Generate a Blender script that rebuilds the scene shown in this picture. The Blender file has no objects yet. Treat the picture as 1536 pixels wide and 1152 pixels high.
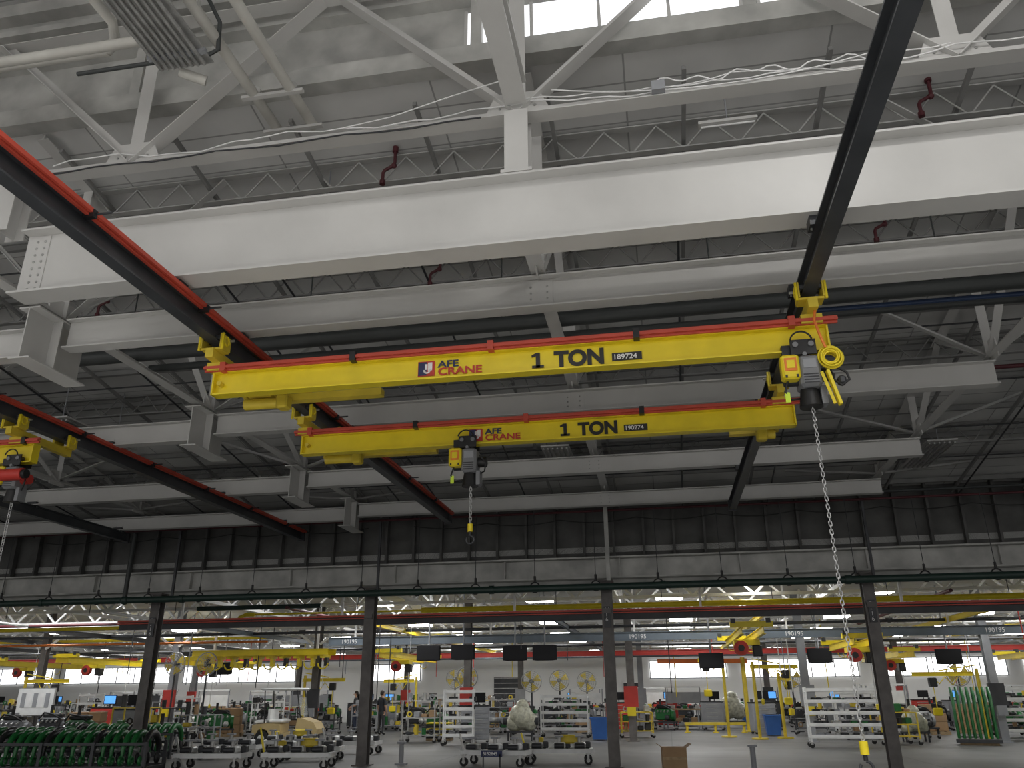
import bpy, bmesh, math, random
from mathutils import Vector, Matrix
random.seed(7)
E = 1.6
pi = math.pi
scene = bpy.context.scene
scene.view_settings.view_transform = 'Standard'
scene.view_settings.exposure = -0.05

# ------------------------------------------------------------ materials
def mat(name, col, rough=.5, metal=0., var=.1, scale=3., bump=0., emit=0., alpha=1.):
    m = bpy.data.materials.new(name); m.use_nodes = True
    nt = m.node_tree; p = nt.nodes['Principled BSDF']
    p.inputs['Roughness'].default_value = rough
    p.inputs['Metallic'].default_value = metal
    c = (*col, 1)
    tc = nt.nodes.new('ShaderNodeTexCoord')
    nz = nt.nodes.new('ShaderNodeTexNoise'); nz.inputs['Scale'].default_value = scale
    nz.inputs['Detail'].default_value = 5
    nt.links.new(tc.outputs['Object'], nz.inputs['Vector'])
    rp = nt.nodes.new('ShaderNodeValToRGB')
    rp.color_ramp.elements[0].position = .3; rp.color_ramp.elements[1].position = .7
    rp.color_ramp.elements[0].color = tuple(x*(1-var) for x in col)+(1,)
    rp.color_ramp.elements[1].color = tuple(min(1, x*(1+var)) for x in col)+(1,)
    nt.links.new(nz.outputs['Fac'], rp.inputs['Fac'])
    nt.links.new(rp.outputs['Color'], p.inputs['Base Color'])
    if bump:
        b = nt.nodes.new('ShaderNodeBump'); b.inputs['Strength'].default_value = bump
        nt.links.new(nz.outputs['Fac'], b.inputs['Height']); nt.links.new(b.outputs['Normal'], p.inputs['Normal'])
    if emit:
        p.inputs['Emission Color'].default_value = c
        p.inputs['Emission Strength'].default_value = emit
    if alpha < 1: p.inputs['Alpha'].default_value = alpha
    return m

WHITE = mat('white_beam_paint', (.58, .575, .56), .42, var=.08, scale=1.0)
WHITE2 = mat('aged_white_paint', (.45, .45, .43), .6, var=.25, scale=2)
TRUSS = mat('truss_paint', (.44, .44, .43), .55, var=.12, scale=2)
PURL = mat('purlin_grey', (.25, .25, .245), .6, var=.2, scale=2)
LTRUSS = mat('low_truss_white', (.80, .80, .79), .5, var=.05, scale=2)
DARK = mat('dark_steel', (.045, .047, .052), .45, .2, var=.2)
DARKG = mat('runway_grey', (.07, .075, .083), .38, .3, var=.15)
COLM = mat('column_paint', (.12, .11, .105), .5, var=.25, scale=4)
YEL = mat('crane_yellow', (.80, .63, .015), .4, var=.08)
YEL2 = mat('worn_yellow', (.66, .50, .04), .5, var=.15)
RED = mat('conductor_red', (.54, .075, .045), .5, var=.1)
BLACK = mat('black', (.015, .015, .016), .45)
NAVY = mat('navy', (.02, .03, .1), .5)
LRED = mat('logo_red', (.5, .04, .03), .5)
LWHITE = mat('label_white', (.8, .8, .8), .5)
GREY = mat('hoist_grey', (.30, .31, .33), .5)
HGREY = mat('hoist_body_grey', (.20, .205, .215), .5)
CHAIN = mat('chain_steel', (.62, .62, .62), .35, .8)
GPIPE = mat('green_pipe', (.018, .042, .034), .45)
TGREEN = mat('tractor_green', (.012, .13, .03), .35, var=.2)
MAROON = mat('sprinkler_maroon', (.085, .014, .02), .5)
PIPEW = mat('pipe_white', (.56, .55, .51), .5, var=.1)
PIPED = mat('pipe_dark', (.045, .05, .05), .5)
BLUE = mat('bin_blue', (.03, .12, .40), .45)
BLUEP = mat('pipe_blue', (.025, .05, .12), .45)
BEIGE = mat('cart_beige', (.50, .38, .18), .45)
CARD = mat('cardboard', (.34, .22, .12), .8)
SILV = mat('machined_metal', (.42, .42, .41), .35, .5, var=.2, scale=8)
GWHITE = mat('rack_white', (.75, .76, .76), .45)
RUBBER = mat('rubber', (.02, .02, .02), .8)
ORANGE = mat('orange', (.75, .2, .03), .5)
HIVIS = mat('tag_lime', (.65, .85, .05), .5)
FILM = mat('plastic_film', (.50, .50, .40), .25, var=.35, scale=9, bump=.8)
SCREEN = mat('screen_black', (.008, .008, .01), .9)
SCRON = mat('screen_blue', (.1, .35, .8), .3, emit=1.0)
LAMP = mat('lamp_emit', (1, .99, .96), .4, var=0, emit=18)
WIN = mat('window_daylight', (1, 1, 1), .4, var=0, emit=3.0)
WINM = mat('monitor_daylight', (.96, .97, 1), .4, var=0, emit=1.2)
WOOD = mat('pallet_wood', (.36, .26, .15), .8, var=.25, scale=10)
SKIN = mat('skin', (.5, .3, .21), .6)
HAIR = mat('hair', (.03, .02, .015), .7)
RIB = mat('ribbed_panel', (.095, .095, .092), .7, var=.3, scale=2)
WALLM = mat('wall_paint', (.84, .84, .82), .7, var=.04, scale=.5)
LOWC = mat('low_ceiling', (.50, .50, .49), .8, var=.15, scale=.7)
GLASS = mat('cart_windscreen', (.5, .55, .55), .1, alpha=.35)
SLATE = mat('slate_paint', (.13, .16, .19), .45)

def seams(m, bw, rh, ms, c2, mort):
    nt = m.node_tree; p = nt.nodes['Principled BSDF']
    tc = nt.nodes.new('ShaderNodeTexCoord')
    bk = nt.nodes.new('ShaderNodeTexBrick'); bk.offset = 0
    bk.inputs['Scale'].default_value = 1; bk.inputs['Brick Width'].default_value = bw; bk.inputs['Row Height'].default_value = rh
    bk.inputs['Mortar Size'].default_value = ms
    bk.inputs['Color1'].default_value = (1, 1, 1, 1); bk.inputs['Color2'].default_value = (c2, c2, c2, 1); bk.inputs['Mortar'].default_value = (mort, mort, mort, 1)
    nt.links.new(tc.outputs['Object'], bk.inputs['Vector'])
    mx = nt.nodes.new('ShaderNodeMixRGB'); mx.blend_type = 'MULTIPLY'; mx.inputs[0].default_value = 1
    src = p.inputs['Base Color'].links[0].from_socket
    nt.links.new(src, mx.inputs[1]); nt.links.new(bk.outputs['Color'], mx.inputs[2]); nt.links.new(mx.outputs[0], p.inputs['Base Color'])
    return m
DECK = seams(mat('roof_deck', (.66, .66, .65), .85, var=.15, scale=.6), 2.4, .62, .012, .87, .5)
FLOOR = seams(mat('polished_concrete', (.15, .15, .147), .5, var=.2, scale=.6), 6, 6, .02, .93, .6)
FLOOR.node_tree.nodes['Principled BSDF'].inputs['Specular IOR Level'].default_value = .3

# ------------------------------------------------------------ builder
def V(*a): return Vector(a[0] if len(a) == 1 else a)
class B:
    def __init__(s, name, loc=(0, 0, 0), rz=0):
        s.v = []; s.f = []; s.m = []; s.sm = []; s.mats = []; s.name = name; s.loc = loc; s.rz = rz
    def add(s, vs, fs, m, sm=False):
        o = len(s.v); s.v += [tuple(v) for v in vs]
        if m not in s.mats: s.mats.append(m)
        i = s.mats.index(m)
        for f in fs:
            s.f.append([o+k for k in f]); s.m.append(i); s.sm.append(sm)
    def prism(s, prof, p0, p1, m, up=(0, 0, 1), sm=False, scale1=1.):
        p0 = V(p0); p1 = V(p1); d = (p1-p0).normalized(); up = V(up)
        if abs(d.dot(up)) > .99: up = V(0, 1, 0)
        sd = d.cross(up).normalized(); u = sd.cross(d)
        n = len(prof)
        vs = [p0+sd*x+u*y for x, y in prof]+[p1+sd*x*scale1+u*y*scale1 for x, y in prof]
        fs = [(i, (i+1) % n, n+(i+1) % n, n+i) for i in range(n)]
        s.add(vs, fs, m, sm)
        s.add(vs[:n], [tuple(range(n))[::-1]], m); s.add(vs[n:], [tuple(range(n))], m)
    def box(s, c, z, m, rot=None):
        x, y, w = z[0]/2, z[1]/2, z[2]/2
        vs = [V(a*x, b*y, d*w) for a in (-1, 1) for b in (-1, 1) for d in (-1, 1)]
        if rot is not None: vs = [rot @ v for v in vs]
        vs = [v+V(c) for v in vs]
        s.add(vs, [(0, 1, 3, 2), (4, 6, 7, 5), (0, 4, 5, 1), (2, 3, 7, 6), (0, 2, 6, 4), (1, 5, 7, 3)], m)
    def bbox(s, c, z, m, bv=.02):
        x, y = z[0]/2, z[1]/2
        pr = [(-x+bv, -y), (x-bv, -y), (x, -y+bv), (x, y-bv), (x-bv, y), (-x+bv, y), (-x, y-bv), (-x, -y+bv)]
        c = V(c); h = z[2]/2
        lv = [(-h, .0), (-h+bv, bv), (h-bv, bv), (h, 0)]
        rings = []
        for zz, g in lv:
            k = 1 if g else (1-bv/max(min(x, y), .001))
            rings.append([c+V(px*k, py*k, zz) for px, py in pr])
        vs = [v for r in rings for v in r]; fs = []
        for j in range(3):
            for i in range(8): fs.append((j*8+i, j*8+(i+1) % 8, (j+1)*8+(i+1) % 8, (j+1)*8+i))
        fs.append(tuple(range(8))[::-1]); fs.append(tuple(range(24, 32)))
        s.add(vs, fs, m)
    def bar(s, p0, p1, w, h, m, up=(0, 0, 1)):
        s.prism([(-w/2, -h/2), (w/2, -h/2), (w/2, h/2), (-w/2, h/2)], p0, p1, m, up)
    def ibeam(s, p0, p1, H, W, m, tf=.02, tw=.014, up=(0, 0, 1)):
        w = W/2; t = tw/2
        s.prism([(-w, 0), (w, 0), (w, tf), (t, tf), (t, H-tf), (w, H-tf), (w, H), (-w, H), (-w, H-tf), (-t, H-tf), (-t, tf), (-w, tf)], p0, p1, m, up)
    def angle(s, p0, p1, w, m, t=.012, up=(0, 0, 1)):
        s.prism([(-w, 0), (w, 0), (w, t), (t, t), (t, w), (-t, w), (-t, t), (-w, t)], p0, p1, m, up)
    def tube(s, p0, p1, r, m, n=10, r1=None):
        s.prism([(r*math.cos(2*pi*i/n), r*math.sin(2*pi*i/n)) for i in range(n)], p0, p1, m, sm=True, scale1=1 if r1 is None else r1/r)
    def sweep(s, pts, r, m, n=8, closed=False):
        pts = [V(p) for p in pts]; N = len(pts); vs = []; prev = None
        for i, p in enumerate(pts):
            a = pts[(i-1) % N] if (closed or i > 0) else p
            b = pts[(i+1) % N] if (closed or i < N-1) else p
            d = (b-a).normalized()
            if prev is None:
                u = V(0, 0, 1) if abs(d.z) < .9 else V(1, 0, 0)
                sd = d.cross(u).normalized()
            else:
                sd = (prev-d*prev.dot(d)).normalized()
            prev = sd; u = sd.cross(d)
            rr = r[i] if isinstance(r, (list, tuple)) else r
            vs += [p+sd*rr*math.cos(2*pi*k/n)+u*rr*math.sin(2*pi*k/n) for k in range(n)]
        fs = []
        for i in range(N if closed else N-1):
            j = (i+1) % N
            for k in range(n): fs.append((i*n+k, i*n+(k+1) % n, j*n+(k+1) % n, j*n+k))
        s.add(vs, fs, m, True)
        if not closed:
            s.add(vs[:n], [tuple(range(n))], m); s.add(vs[-n:], [tuple(range(n))], m)
    def ring(s, c, R, r, m, axis='y', n=20, k=6, a0=0, a1=2*pi):
        c = V(c); full = abs(a1-a0-2*pi) < 1e-3
        P = []
        for i in range(n if full else n+1):
            t = a0+(a1-a0)*i/n
            a, b = R*math.cos(t), R*math.sin(t)
            P.append(c+(V(a, 0, b) if axis == 'y' else V(0, a, b) if axis == 'x' else V(a, b, 0)))
        s.sweep(P, r, m, k, closed=full)
    def ell(s, c, rad, m, n=12, k=8):
        c = V(c); vs = []; fs = []
        for j in range(k+1):
            ph = pi*j/k
            for i in range(n):
                t = 2*pi*i/n
                vs.append(c+V(rad[0]*math.sin(ph)*math.cos(t), rad[1]*math.sin(ph)*math.sin(t), rad[2]*math.cos(ph)))
        for j in range(k):
            for i in range(n): fs.append((j*n+i, (j+1)*n+i, (j+1)*n+(i+1) % n, j*n+(i+1) % n))
        s.add(vs, fs, m, True)
    def build(s, parent=None):
        me = bpy.data.meshes.new(s.name); me.from_pydata(s.v, [], s.f)
        for m in s.mats: me.materials.append(m)
        me.polygons.foreach_set('material_index', s.m); me.polygons.foreach_set('use_smooth', s.sm)
        me.update()
        bm = bmesh.new(); bm.from_mesh(me); bmesh.ops.recalc_face_normals(bm, faces=bm.faces); bm.to_mesh(me); bm.free()
        o = bpy.data.objects.new(s.name, me); scene.collection.objects.link(o)
        o.location = s.loc; o.rotation_euler[2] = s.rz
        if parent: o.parent = parent
        return o
def H(h): return h+E
def text(body, size, loc, m, parent, off=0., name='lettering', sx=1.):
    cu = bpy.data.curves.new(name, 'FONT'); cu.body = body; cu.size = size; cu.offset = off; cu.extrude = .002
    cu.materials.append(m)
    o = bpy.data.objects.new(name, cu); scene.collection.objects.link(o)
    o.location = loc; o.rotation_euler = (pi/2, 0, 0); o.scale = (sx, 1, 1); o.parent = parent
    return o

# ------------------------------------------------------------ shell
XL, XR = -30, 26
def roofh(Y): return 7.2-(Y-7.4)*.165
b = B('floor'); b.box((-5, 20, -.1), (110, 70, .2), FLOOR); b.build()
b = B('ceiling')
b.add([(XL, 7.4, H(7.2)), (XR, 7.4, H(7.2)), (XR, 21.4, H(roofh(21.4))), (XL, 21.4, H(roofh(21.4))),
       (XL, 7.4, H(7.3)), (XR, 7.4, H(7.3)), (XR, 21.4, H(roofh(21.4)+.1)), (XL, 21.4, H(roofh(21.4)+.1))],
      [(0, 1, 2, 3), (4, 5, 6, 7), (0, 1, 5, 4), (1, 2, 6, 5), (2, 3, 7, 6), (3, 0, 4, 7)], DECK)
b.box((-2, 1.2, H(9.6)), (56, 12.8, .15), DECK)
b.build()
b = B('wall_clerestory')
b.box((-2, 7.6, H(8.4)), (56, .12, 2.3), WHITE2)
for hh, dd in ((7.22, .26), (8.25, .2), (8.75, .1), (9.2, .22)):
    b.box((-2, 7.46, H(hh)), (56, .22, dd), WHITE2)
for i in range(13):
    b.box((-26+i*4.6+1.25, 7.46, H(8.4)), (.14, .14, 2.2), WHITE2)
b.build()
for i, (x0, x1) in enumerate(((-1.9, 1.4), (1.6, 5.8), (6.2, 10.3))):
    b = B('window_%d' % (i+1)); 
    b.box(((x0+x1)/2, 7.52, H(7.70)), (x1-x0, .03, .62), WINM)
    for k in range(5):
        b.box((x0+(x1-x0)*k/4, 7.50, H(7.70)), (.04, .05, .64), WHITE)
    b.build()
b = B('wall_left'); b.box((XL-.1, 14, 4.5), (.2, 16, 9), WALLM); b.box((-52, 37, 2.6), (.2, 32, 5.2), WALLM); b.build()
b = B('wall_right'); b.box((XR+.1, 14, 4.5), (.2, 16, 9), WALLM); b.box((42, 37, 2.6), (.2, 32, 5.2), WALLM); b.build()
b = B('wall_fascia')
b.box((-5, 21.45, H(4.15)), (98, .1, 1.8), RIB)
x = -30
while x < 26:
    b.bar((x, 21.3, H(3.2)), (x+.02, 21.25, H(5.0)), .06, .16, RIB); x += .78
b.build()
b = B('lintel_girder')
b.box((-5, 21.1, H(3.0)), (98, .05, .5), WHITE2)
b.box((-5, 21.0, H(3.27)), (98, .35, .04), WHITE2)
b.box((-5, 21.0, H(2.76)), (98, .35, .04), WHITE2)
b.box((-5, 21.2, H(2.62)), (98, .06, .25), WHITE2)
for i in range(30):
    b.box((-40+i*3, 21.03, H(3.0)), (.03, .16, .5), WHITE2)
b.build()
b = B('ceiling_low_bay'); b.box((-5, 37, H(3.55)), (98, 31.2, .15), LOWC); b.build()
b = B('wall_back'); b.box((-5, 52.6, 2.6), (98, .2, 5.2), WALLM)
b.build()
k = 4
for (x0, x1) in ((-50, -42), (-41, -33), (-32, -24), (-19, -15.5), (-1.0, 3.5), (4.5, 11), (12, 19), (20, 28)):
    b = B('window_%d' % k); k += 1
    b.box(((x0+x1)/2, 52.45, 2.95), (x1-x0, .06, .95), WIN)
    n = int((x1-x0)/1.2)
    for j in range(n+1): b.box((x0+(x1-x0)*j/n, 52.4, 2.95), (.05, .08, 1.0), GREY)
    b.box(((x0+x1)/2, 52.4, 2.45), (x1-x0+.1, .1, .06), GREY); b.box(((x0+x1)/2, 52.4, 3.45), (x1-x0+.1, .1, .06), GREY)
    b.build()
b = B('door_1'); b.box((-2.1, 52.42, 1.1), (1.1, .08, 2.2), DARK); b.box((-2.1, 52.36, 1.6), (.6, .04, .7), GREY); b.tube((-1.7, 52.3, 1.05), (-1.7, 52.38, 1.05), .04, SILV); b.build()
b = B('door_2'); b.box((-9.8, 52.42, 1.3), (1.8, .08, 2.6), DARK)
for j in range(9): b.box((-9.8, 52.36, .15+j*.3), (1.8, .04, .04), SILV)
b.build()

# ------------------------------------------------------------ roof framing
for i, Y in enumerate((8.75, 11.0, 14.4, 18.0)):
    m = TRUSS if i == 0 else PURL
    b = B('bar_joist'); t = roofh(Y)-.06; lo = t-.4
    b.angle((XL+.1, Y, H(t)), (XR-.1, Y, H(t)), .05, m); b.angle((XL+.1, Y, H(lo)), (XR-.1, Y, H(lo)), .045, m)
    x = XL+.1; f = 0
    while x < XR-.5:
        b.tube((x, Y, H(t if f else lo)), (x+.34, Y, H(lo if f else t)), .013, m, 5); f = 1-f; x += .34
    b.build()
b = B('roof_purlins')
Y = 9.6
while Y < 21:
    b.ibeam((XL+.1, Y, H(roofh(Y)-.16)), (XR-.1, Y, H(roofh(Y)-.16)), .12, .07, PURL, .01, .01); Y += 1.25
x = -29
while x < 25:
    b.bar((x, 7.7, H(roofh(7.7)-.27)), (x, 21.2, H(roofh(21.2)-.27)), .05, .06, PURL); x += 1.65
b.build()
b = B('roof_conduit')
for x in (-22, -18.4, -16, -12.2, -9.6, -6.6, -5.6, -3.3, .6, 2.7, 7.2, 9.3, 13, 17):
    z0 = roofh(9.3)-.5; z1 = roofh(21)-.5
    b.tube((x, 9.3, H(z0)), (x+.1, 21, H(z1)), .02, DARK, 6)
for Y in (9.8, 11.6, 13.4, 15.4, 17.3, 18.8):
    b.tube((XL+.1, Y, H(roofh(Y)-.4)), (XR-.1, Y, H(roofh(Y)-.42)), .016, DARK, 6)
b.build()
# ------------------------------------------------------------ header beams
HB = [(8.58, .42), (12.45, .38), (16.4, .36), (19.6, .34)]
GY = 7.15
b = B('plate_girder')
b.ibeam((-7.15, GY, H(4.32)), (16, GY, H(4.32)), .85, .3, WHITE, .025, .02)
for x in (-1.2,): b.box((x, GY, H(5.2)), (.34, .3, .04), WHITE)
for x in (-7.0, -6.9):
    for j in range(8): b.ell((x, GY-.02, H(4.42+j*.09)), (.018, .02, .018), SILV, 6, 4)
b.box((-6.95, GY-.015, H(4.74)), (.22, .015, .76), WHITE)
b.build()
for i, (Y, D) in enumerate(HB):
    xr = 16 if i == 0 else 5.25
    b = B('header_beam')
    b.ibeam((-7.6, Y, H(4.32)), (xr, Y, H(4.32)), D, .2, WHITE, .02, .014)
    for x in (-1.2,):
        b.box((x, Y-.012, H(4.32+D/2)), (.34, .02, D-.06), WHITE)
        for a in (-.1, .1):
            for c in (-.08, 0, .08): b.ell((x+a, Y-.03, H(4.32+D/2+c)), (.014, .014, .014), SILV, 6, 4)
    b.build()
    b = B('header_beam'); b.ibeam((-20, Y, H(4.24)), (-7.95, Y, H(4.24)), D, .2, WHITE, .02, .014); b.build()
    b = B('seat_bracket')
    b.ibeam((-7.78, Y-.55, H(4.0)), (-7.78, Y+.5, H(4.0)), .72, .3, WHITE, .02, .016)
    b.box((-7.78, Y-.1, H(4.36)), (.28, .016, .68), WHITE)
    b.build()

# ------------------------------------------------------------ trusses
def ytruss(X, ys, lo=4.78):
    b = B('roof_truss')
    b.angle((X, 7.4, H(lo)), (X, 21, H(lo)), .09, WHITE)
    b.angle((X, 7.6, H(roofh(7.6)-.15)), (X, 21.2, H(roofh(21.2)-.15)), .09, WHITE)
    for i, Y in enumerate(ys):
        b.angle((X, Y, H(lo)), (X, Y, H(roofh(Y)-.1)), .07, WHITE)
        b.box((X, Y, H(lo+.1)), (.02, .5, .35), WHITE)
        nx = ys[i+1] if i+1 < len(ys) else 21.2
        mid = (Y+nx)/2
        b.angle((X, Y, H(lo)), (X, mid, H(roofh(mid)-.15)), .06, WHITE)
        b.angle((X, nx, H(lo)), (X, mid, H(roofh(mid)-.15)), .06, WHITE)
    b.build()
for X in (-20.5, -14, -7.78, -1.2, 5.25, 11.7, 18): ytruss(X, [y for y, _ in HB])
b = B('sway_bracing')
for X in (-14.2, -7.78, 5.25, 11.7):
    for Y, _ in HB:
        t = roofh(Y)-.2
        b.angle((X, Y+.1, H(4.8)), (X+2.1, Y+.1, H(t)), .05, TRUSS)
        b.angle((X, Y+.1, H(4.8)), (X-2.1, Y+.1, H(t)), .05, TRUSS)
b.build()
b = B('main_roof_truss')
Yt = GY
b.angle((XL+.1, Yt, H(5.98)), (XR-.1, Yt, H(5.98)), .1, WHITE)
b.box((-2, Yt-.02, H(6.03)), (55.8, .05, .09), WHITE)
b.angle((XL+.1, Yt, H(8.2)), (XR-.1, Yt, H(8.2)), .1, WHITE)
for X in (-19.7, -15.2, -10.6, -5.95, -1.2, 3.35, 7.9, 12.4, 17):
    b.angle((X, Yt, H(6.0)), (X, Yt, H(8.2)), .09, WHITE)
    b.angle((X, Yt, H(6.0)), (X+2.28, Yt, H(8.2)), .10, WHITE)
    b.angle((X, Yt, H(6.0)), (X-2.28, Yt, H(8.2)), .10, WHITE)
    b.add([(X-.38, Yt-.03, H(6.02)), (X+.38, Yt-.03, H(6.02)), (X+.25, Yt-.03, H(6.32)), (X-.25, Yt-.03, H(6.32)),
           (X-.38, Yt-.01, H(6.02)), (X+.38, Yt-.01, H(6.02)), (X+.25, Yt-.01, H(6.32)), (X-.25, Yt-.01, H(6.32))],
          [(0, 1, 2, 3), (4, 5, 6, 7), (0, 1, 5, 4), (1, 2, 6, 5), (2, 3, 7, 6), (3, 0, 4, 7)], WHITE)
    for a in (-.2, -.1, .1, .2): b.ell((X+a, Yt-.035, H(6.12)), (.016, .012, .016), SILV, 6, 4)
for X in (-7.5, -1.2):
    b.ibeam((X, Yt-.14, H(5.21)), (X, Yt-.14, H(6.0)), .28, .26, WHITE, .016, .012)
b.build()
b = B('truss_tie_beam')
for X in (-7.6, -1.2, 5.25):
    b.ibeam((X, -2, H(6.08)), (X, Yt-.13, H(6.08)), .3, .24, WHITE, .02, .014)
b.build()
b = B('secondary_truss')
for Y in (4.6, 2.2):
    b.angle((XL, Y, H(8.0)), (XR, Y, H(8.0)), .1, WHITE)
    for X in (-16.5, -12, -7.6, -3, 1.5, 6, 10.6):
        b.angle((X, Y, H(8.0)), (X+2.2, Y, H(9.5)), .08, WHITE); b.angle((X, Y, H(8.0)), (X-2.2, Y, H(9.5)), .08, WHITE)
b.build()
b = B('signal_cable')
P = []
for i in range(60):
    x = -7+i*.22
    P.append((x, Yt-.07-.02*math.sin(i*.7), H(6.10+.05*math.sin(i*.55)+.02*math.sin(i*1.9))))
b.sweep(P, .009, LWHITE, 5)
P = [(x, Yt-.12, H(6.1+.22*((x-1)/1.8)**2-.1)) for x in [-.8+.15*i for i in range(25)]]
b.sweep(P, .008, LWHITE, 5)
b.sweep([(-1.1+.2*i, Yt-.09, H(6.17-.1*math.sin(i*pi/22)+.015*math.sin(i*2))) for i in range(23)], .008, LWHITE, 5)
b.sweep([(.3+.08*i, Yt-.1, H(6.14+.04*math.sin(i*1.3)+.03*math.sin(i*.6))) for i in range(30)], .009, LWHITE, 5)
b.box((.35, Yt-.12, H(6.06)), (.14, .1, .12), GREY)
b.sweep([(-3.2, 6.9, H(5.95)), (-2.6, 6.9, H(6.02)), (-1.9, 6.9, H(6.2)), (-1.2, 6.9, H(6.35))], .008, LWHITE, 5)
b.sweep([(-14+.4*i, Yt-.1, H(5.97+.02*math.sin(i*1.7))) for i in range(32)], .011, DARK, 5)
b.build()

# ------------------------------------------------------------ pipes top-left
b = B('insulated_pipe')
for X in (-4.5, -4.02):
    b.tube((X, 1, H(6.95)), (X, 7.9, H(6.9)), .065, PIPEW)
    for y in (2.5, 4.2, 5.8, 7.2): b.tube((X, y, H(6.95)), (X, y+.04, H(6.95)), .08, WHITE2)
b.box((-4.25, 7.2, H(6.86)), (.8, .06, .04), WHITE)
b.box((-4.25, 7.8, H(6.82)), (.8, .06, .04), WHITE)
b.build()
b = B('process_pipe')
b.tube((-24, 6.45, H(7.15)), (-6.0, 6.45, H(7.15)), .06, PIPEW)
b.tube((-24, 6.2, H(6.95)), (-5.4, 6.2, H(6.95)), .06, PIPEW)
b.sweep([(-6.0, 6.45, H(7.15)), (-5.85, 6.35, H(7.2)), (-5.8, 6.2, H(7.3)), (-5.8, 4, H(7.3))], .06, PIPEW)
b.build()
b = B('sprinkler_branch_pipe')
b.sweep([(-6.2, 6.3, H(6.7)), (-4.55, 6.3, H(6.7)), (-4.45, 6.3, H(6.75)), (-4.45, 6.25, H(7.1)), (-4.5, 5.9, H(7.3)), (-4.6, 4, H(7.5))], .025, PIPED)
b.build()
b = B('radiant_strip_heater')
for i in range(8): b.tube((-5.15+i*.075, 2.6, H(6.62)), (-5.15+i*.075, 6.35, H(6.62)), .022, SILV, 8)
b.box((-4.88, 4.5, H(6.68)), (.66, 3.8, .02), SILV)
for y in (2.8, 4.6, 6.2): b.box((-4.88, y, H(6.66)), (.7, .06, .05), GREY)
b.tube((-5.0, 6.45, H(6.66)), (-4.75, 6.6, H(6.62)), .06, PIPEW)
b.build()
for (X, Y, h) in ((-3.2, 8.6, 6.68), (3.6, 8.6, 6.75), (3.5, 10.75, 6.3), (-3.15, 10.8, 6.3), (-9, 10.8, 6.3), (5.9, 11.3, 6.1), (.2, 13.2, 5.75), (-5.9, 13.4, 5.7)):
    b = B('sprinkler_drop')
    b.sweep([(X+.06, Y, H(h+.3)), (X+.06, Y, H(h+.05)), (X+.04, Y, H(h)), (X-.08, Y, H(h-.06)), (X-.1, Y, H(h-.1)), (X-.1, Y, H(h-.26))], .024, MAROON)
    b.tube((X+.06, Y, H(h+.22)), (X+.06, Y, H(h+.3)), .042, MAROON); b.tube((X-.1, Y, H(h-.28)), (X-.1, Y, H(h-.22)), .04, MAROON)
    b.ell((X+.05, Y, H(h)), (.04, .04, .04), MAROON)
    b.build()
b = B('sprinkler_main')
b.tube((-9, 10.3, H(5.0)), (20, 10.3, H(5.0)), .11, PIPED); b.tube((2.2, 10.6, H(4.95)), (20, 10.6, H(4.95)), .035, BLUEP)
b.tube((-8, 10.9, H(5.02)), (20, 10.9, H(5.02)), .06, PIPED)
b.tube((-24, 14.3, H(5.3)), (20, 14.3, H(5.3)), .04, MAROON)
b.tube((-24, 20.4, H(4.55)), (20, 20.4, H(4.55)), .04, PIPED); b.tube((-24, 20.5, H(4.4)), (20, 20.5, H(4.4)), .03, MAROON)
for x in range(-8, 20, 3): b.tube((x, 10.3, H(5.0)), (x, 10.3, H(roofh(10.3))), .012, PIPED, 6)
b.build()
b = B('black_feed_cable')
for (x0, x1, n) in ((-6.5, 5.5, 12), (-18, -7.8, 10), (5.5, 18, 12)):
    P = []
    for i in range(n*6+1):
        x = x0+(x1-x0)*i/(n*6); P.append((x, 20.9, H(4.28-.10*abs(math.sin(pi*i/6/2)))))
    b.sweep(P, .014, BLACK, 5)
b.build()
for (X, Y) in ((6.0, 18.4), (-2.0, 17.2), (7.8, 12.5), (-11, 13.5)):
    b = B('radiant_strip_heater')
    for i in range(6): b.tube((X-.25+i*.1, Y-1, H(4.85)), (X-.25+i*.1, Y+1, H(4.85)), .02, SILV, 6)
    b.box((X, Y, H(4.9)), (.6, 2.1, .03), WHITE)
    b.tube((X, Y-.8, H(4.9)), (X, Y-.8, H(roofh(Y-.8))), .01, GREY, 5); b.tube((X, Y+.8, H(4.9)), (X, Y+.8, H(roofh(Y+.8))), .01, GREY, 5)
    b.build()
for (X0, Y, h) in ((1.2, 8.3, 6.5), (-4.2, 8.9, 6.45), (5.0, 8.3, 6.5)):
    b = B('strip_light_fixture'); b.box((X0, Y, H(h)), (.7, .1, .04), WHITE); b.tube((X0-.32, Y, H(h-.04)), (X0+.32, Y, H(h-.04)), .015, LWHITE, 6)
    b.tube((X0, Y, H(h)), (X0, Y, H(roofh(Y))), .01, GREY, 5); b.build()

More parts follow.
